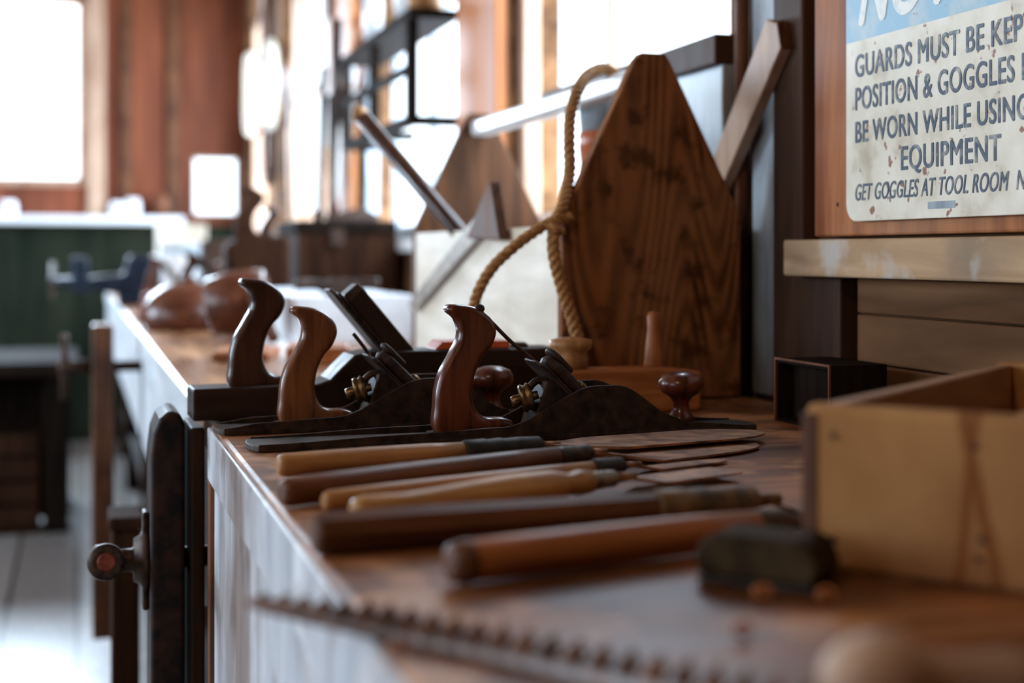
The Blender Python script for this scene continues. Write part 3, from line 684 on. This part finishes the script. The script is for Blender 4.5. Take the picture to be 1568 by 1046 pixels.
window('window_5','Y',YE+.02,ex0,ex1,ez0,ez1,1,1)
window('window_10','Y',YE+.02,sx0,sx1,sz0,sz1,1,1,f=.012)
for i,(a,b) in enumerate(lw):
    window('window_%d'%(i+6),'X',XL-.07,a,b,.95,2.4,3,3)

box('trim_1',(.905,1.665,.862),(.945,1.748,2.89),'postdark',None,bevel=.004)
box('trim_2',(.918,1.752,.862),(.945,1.835,2.89),'bluegray',None,bevel=.003)
box('trim_3',(.912,1.92,.862),(.945,2.22,1.34),'bluegray',None,bevel=.003)
box('trim_16',(.900,1.92,1.34),(.945,2.75,1.385),'postdark',None,bevel=.003)
box('trim_4',(.90,3.07,.862),(.945,3.42,2.89),'postorange',None,bevel=.006)
box('trim_5',(.90,4.86,.862),(.945,5.29,2.89),'postorange',None,bevel=.006)
box('trim_6',(.905,6.61,.862),(.945,6.99,2.89),'wallbrown',None,bevel=.006)
box('trim_7',(.888,2.25,1.065),(.945,3.05,1.10),'palebar',None,bevel=.004)
box('trim_8',(.899,3.44,1.065),(.945,4.84,1.10),'palebar',None,bevel=.004)
box('trim_9',(.872,.40,1.031),(.930,1.655,1.077),'rail',None,bevel=.003)
g=group('wall_conduit_pipe')
tube('pipe',[(.915,1.860,.862),(.915,1.860,2.89)],.0105,'brownhandle',g,seg=16)
for z in (1.6,2.3): box('clip',(.90,1.842,z),(.93,1.878,z+.02),'iron',g,bevel=.002)
for i,(z0,z1) in enumerate([(.862,.925),(.927,.985),(.987,1.029)]):
    box('trim_%d'%(10+i),(.918,.42,z0),(.930,1.55,z1),'wallbrown',None,bevel=.002)
box('trim_13',(.90,1.56,.862),(.93,1.66,1.03),'postdark',None,bevel=.003)
box('trim_14',(XL+.01,YE-.16,1.225),(.58,YE,1.265),'white',None,bevel=.004)
multibox('baseboard_back',[((XL+.01,YE-.03,0),(.9,YE,1.22))],'green')
box('trim_15',(.06,YE-.035,1.27),(.15,YE,2.88),'winframe',None,bevel=.004)
multibox('wall_battens',[((.24,YE-.03,1.27),(.30,YE,2.88)),((.50,YE-.03,1.27),(.56,YE,2.88)),((-1.4,YE-.03,1.27),(-1.28,YE,2.88))],'darkhandle')
g=group('ledge_bottles')
for i,(x,h,m_) in enumerate([(-.36,.08,'white'),(.22,.08,'white'),(.30,.10,'white'),(.46,.12,'brownhandle')]):
    lathe('bottle_%d'%i,[(0,.04),(h*.7,.042),(h*.85,.036),(h,.034)],m_,g,(x,YE-.09,1.2655))

g=group('low_storage_bench')
box('top',(-2.3,5.62,.60),(.0,6.5,.65),'matteblack',g)
for x in (-2.2,-1.1,-.12): box('leg',(x,5.66,0),(x+.09,5.75,.6),'matteblack',g); box('leg_b',(x,6.35,0),(x+.09,6.44,.6),'matteblack',g)
box('panel',(-2.2,5.9,.02),(-.05,5.93,.6),'matteblack',g)
g=group('wooden_crate')
for i,(x,h) in enumerate([(-1.0,.42),(-.52,.36)]):
    for k in range(4):
        box('slat_%d_%d'%(i,k),(x,5.66,.03+k*h/4),(x+.38,5.68,.03+(k+.85)*h/4),'mattebrown',g)
    box('crate_side_%d'%i,(x,5.68,.02),(x+.02,5.88,h),'mattebrown',g); box('crate_side_b%d'%i,(x+.36,5.68,.02),(x+.38,5.88,h),'mattebrown',g)
    box('crate_base_%d'%i,(x,5.68,.0),(x+.38,5.88,.02),'mattebrown',g)

g=group('wall_tool_shelf')
box('shelf_board',(.80,3.50,1.655),(.93,4.50,1.680),'matteblack',g)
for y in (3.52,4.0,4.44):
    multibox('bracket',[((.80,y,1.41),(.828,y+.03,1.655)),((.80,y,1.385),(.93,y+.03,1.41))],'matteblack',g)
multibox('lower_rail',[((.80,3.55,1.385),(.825,4.44,1.41)),((.80,3.55,1.52),(.818,4.44,1.54))],'matteblack',g)
for i,(y,h,m_) in enumerate([(3.60,.16,'ashhandle'),(3.76,.22,'white'),(3.92,.18,'ashhandle'),(4.20,.2,'white'),(4.38,.15,'orangewood')]):
    lathe('jar_%d'%i,[(0,.045),(h*.75,.047),(h*.85,.03),(h,.032)],m_,g,(.865,y,1.6805))
def hang_saw(y,z,L,mat,ang,x=.885):
    g=group('hanging_saw',(x,y,z),0)
    c,s=math.cos(ang),math.sin(ang)
    P=[(0,0),(.02,.10),(L,.035),(L,.0)]
    prism('plate',[(a*c-b*s,a*s+b*c) for a,b in P],.002,mat,g,'YZ',0,0)
    Hn=[(-.10,-.01),(-.02,-.02),(.02,.0),(.03,.1),(-.03,.13),(-.10,.11),(-.07,.05)]
    prism('handle',[(a*c-b*s,a*s+b*c) for a,b in Hn],.02,'brownhandle',g,'YZ',0,.004)
hang_saw(4.62,1.62,.40,'iron',math.radians(-60))
hang_saw(4.98,1.55,.45,'steel',math.radians(-95))
hang_saw(5.2,1.95,.5,'paleside',math.radians(-88))
hang_saw(5.7,1.60,.45,'iron',math.radians(-70))
hang_saw(6.2,1.80,.5,'iron',math.radians(-100))
hang_saw(5.9,2.15,.5,'iron',math.radians(-85))
g=group('hanging_hoops')
for i,(y,z) in enumerate([(6.7,1.85),(6.85,1.6),(7.6,1.9),(6.9,2.1)]):
    pts=[(.87,y+.09*math.cos(t*.2618),z+.2*math.sin(t*.2618)) for t in range(25)]
    tube('hoop_%d'%i,pts,.02,'brownhandle' if i%2 else 'paleside',g,seg=8)
    box('peg_%d'%i,(.86,y-.01,z+.18),(.93,y+.01,z+.20),'darkwood',g)
g=group('amber_jar')
lathe('jar',[(0,.03),(.04,.034),(.05,.030)],'glassjar',g,(.80,2.14,1.205))
lathe('jar_glass',[(.05,.030),(.09,.033),(.12,.036),(.125,.034)],'bluegray',g,(.80,2.14,1.205))
lathe('stand',[(0,.035),(.30,.035),(.329,.03)],'gable2',g,(.80,2.14,.8755))

# ------------------------------------------------------------------ sign
g=group('safety_sign')
box('backboard',(.897,.85,1.081),(.929,1.6185,1.60),'signboard',g,bevel=.003)
def rounded(y0,y1,z0,z1,r):
    P=[]
    for cy,cz,a0 in ((y1-r,z1-r,0),(y0+r,z1-r,90),(y0+r,z0+r,180),(y1-r,z0+r,270)):
        for k in range(7):
            a=math.radians(a0+15*k); P.append((cy+r*math.cos(a),cz+r*math.sin(a)))
    return P
prism('plate',rounded(.90,1.523,1.098,1.50,.022),.005,'sign',g,'YZ',.8895,.0008)
def text(s,ystart,z,cap,width,mat,name,shear=0,bold=.0011):
    cu=bpy.data.curves.new(name,'FONT'); cu.body=s; cu.size=cap/0.70; cu.extrude=.0003; cu.shear=shear; cu.space_character=1.06
    ob=bpy.data.objects.new(name,cu); COL.objects.link(ob)
    dg=bpy.context.evaluated_depsgraph_get(); dg.update()
    me=bpy.data.meshes.new_from_object(ob.evaluated_get(dg)); bpy.data.objects.remove(ob)
    xs=[v.co.x for v in me.vertices]; w=max(xs)-min(xs)
    me.transform(Matrix.Diagonal((width/w,1,1,1)))
    bm=bmesh.new()
    for k,(dx,dy) in enumerate(((0,0),(bold,0),(bold*.5,bold*.45),(bold*.5,-bold*.45))):
        t=me.copy(); t.transform(Matrix.Translation((dx,dy,-.00006*k))); bm.from_mesh(t); bpy.data.meshes.remove(t)
    bm.to_mesh(me); bm.free()
    me.materials.clear()
    for p in me.polygons: p.material_index=0
    return link(me,name,mat,g,(.8866,ystart,z-cap/2),(math.radians(90),0,math.radians(-90)))
text('NOTICE',1.500,1.368,.075,.33,'inkwhite','heading',.35,.005)
text('GUARDS MUST BE KEPT IN',1.503,1.2825,.0265,.372,'ink','line_1')
text('POSITION & GOGGLES MUST',1.503,1.2435,.0265,.385,'ink','line_2')
text('BE WORN WHILE USING THIS',1.503,1.204,.0250,.392,'ink','line_3')
text('EQUIPMENT',1.405,1.167,.0265,.180,'ink','line_4')
text('GET GOGGLES AT TOOL ROOM  No. 3',1.503,1.1325,.0195,.350,'ink','line_5',.25,.0006)
box('stamp',(.8866,1.30,1.108),(.8872,1.35,1.116),'bluegray',g,bevel=0)
for y,z in ((1.56,1.12),(1.57,1.40)): lathe('nail',[(0,.003),(.001,.002)],'iron',g,(.897,y,z),(0,math.radians(-90),0),10)

# ------------------------------------------------------------------ lights
def area(name,loc,rot,sx,sy,power,col):
    ld=bpy.data.lights.new(name,'AREA'); ld.shape='RECTANGLE'; ld.size=sx; ld.size_y=sy; ld.energy=power; ld.color=col
    o=bpy.data.objects.new(name,ld); COL.objects.link(o); o.location=loc; o.rotation_euler=rot
    return o
sky=(.66,.83,1.0)
for i,(a,b) in enumerate(wins):
    area('window_daylight_%d'%(i+1),(XW+.16,(a+b)/2,(zb+zt)/2),(0,math.radians(90),0),zt-zb,b-a,[40,64,75,60][i],sky)
area('window_daylight_5',((ex0+ex1)/2,YE+.16,(ez0+ez1)/2),(math.radians(-90),0,0),ex1-ex0,ez1-ez0,190,sky)
for i,(a,b) in enumerate(lw):
    area('window_daylight_%d'%(i+6),(XL-.16,(a+b)/2,1.675),(0,math.radians(-90),0),1.45,b-a,[3,46,165][i],sky)  # daylight for unseen left windows, added as camera-side fill
for i,(x,y,e) in enumerate([(-.7,.1,18.5),(-1.2,4.4,4)]):
    g=group('pendant_lamp',(x,y,2.3))  # unseen pendants added for warm fill light
    lathe('shade',[(0,.16),(.06,.12),(.12,.03),(.15,.02)],'green',g)
    tube('cord',[(0,0,.15),(0,0,.6)],.005,'tape',g)
    ld=bpy.data.lights.new('lamp_bulb_%d'%i,'POINT'); ld.energy=e; ld.color=(1,.70,.42); ld.shadow_soft_size=.12
    o=bpy.data.objects.new('lamp_bulb_%d'%i,ld); COL.objects.link(o); o.location=(0,0,-.14); o.parent=g

w=bpy.data.worlds.new('sky'); scene.world=w; w.use_nodes=True
bg=w.node_tree.nodes['Background']; bg.inputs[0].default_value=(.76,.88,1,1); bg.inputs[1].default_value=3.2

# ------------------------------------------------------------------ camera
cam=bpy.data.cameras.new('camera'); co=bpy.data.objects.new('camera',cam); COL.objects.link(co)
co.location=(0,0,1.06); co.rotation_euler=(math.radians(90),0,math.radians(-17.0))
cam.lens=50; cam.sensor_width=36; cam.shift_y=-0.0861; cam.clip_start=.02
cam.dof.use_dof=True; cam.dof.focus_distance=1.50; cam.dof.aperture_fstop=2.7
scene.camera=co
scene.view_settings.view_transform='Standard'
scene.view_settings.look='None'
scene.view_settings.exposure=0.3
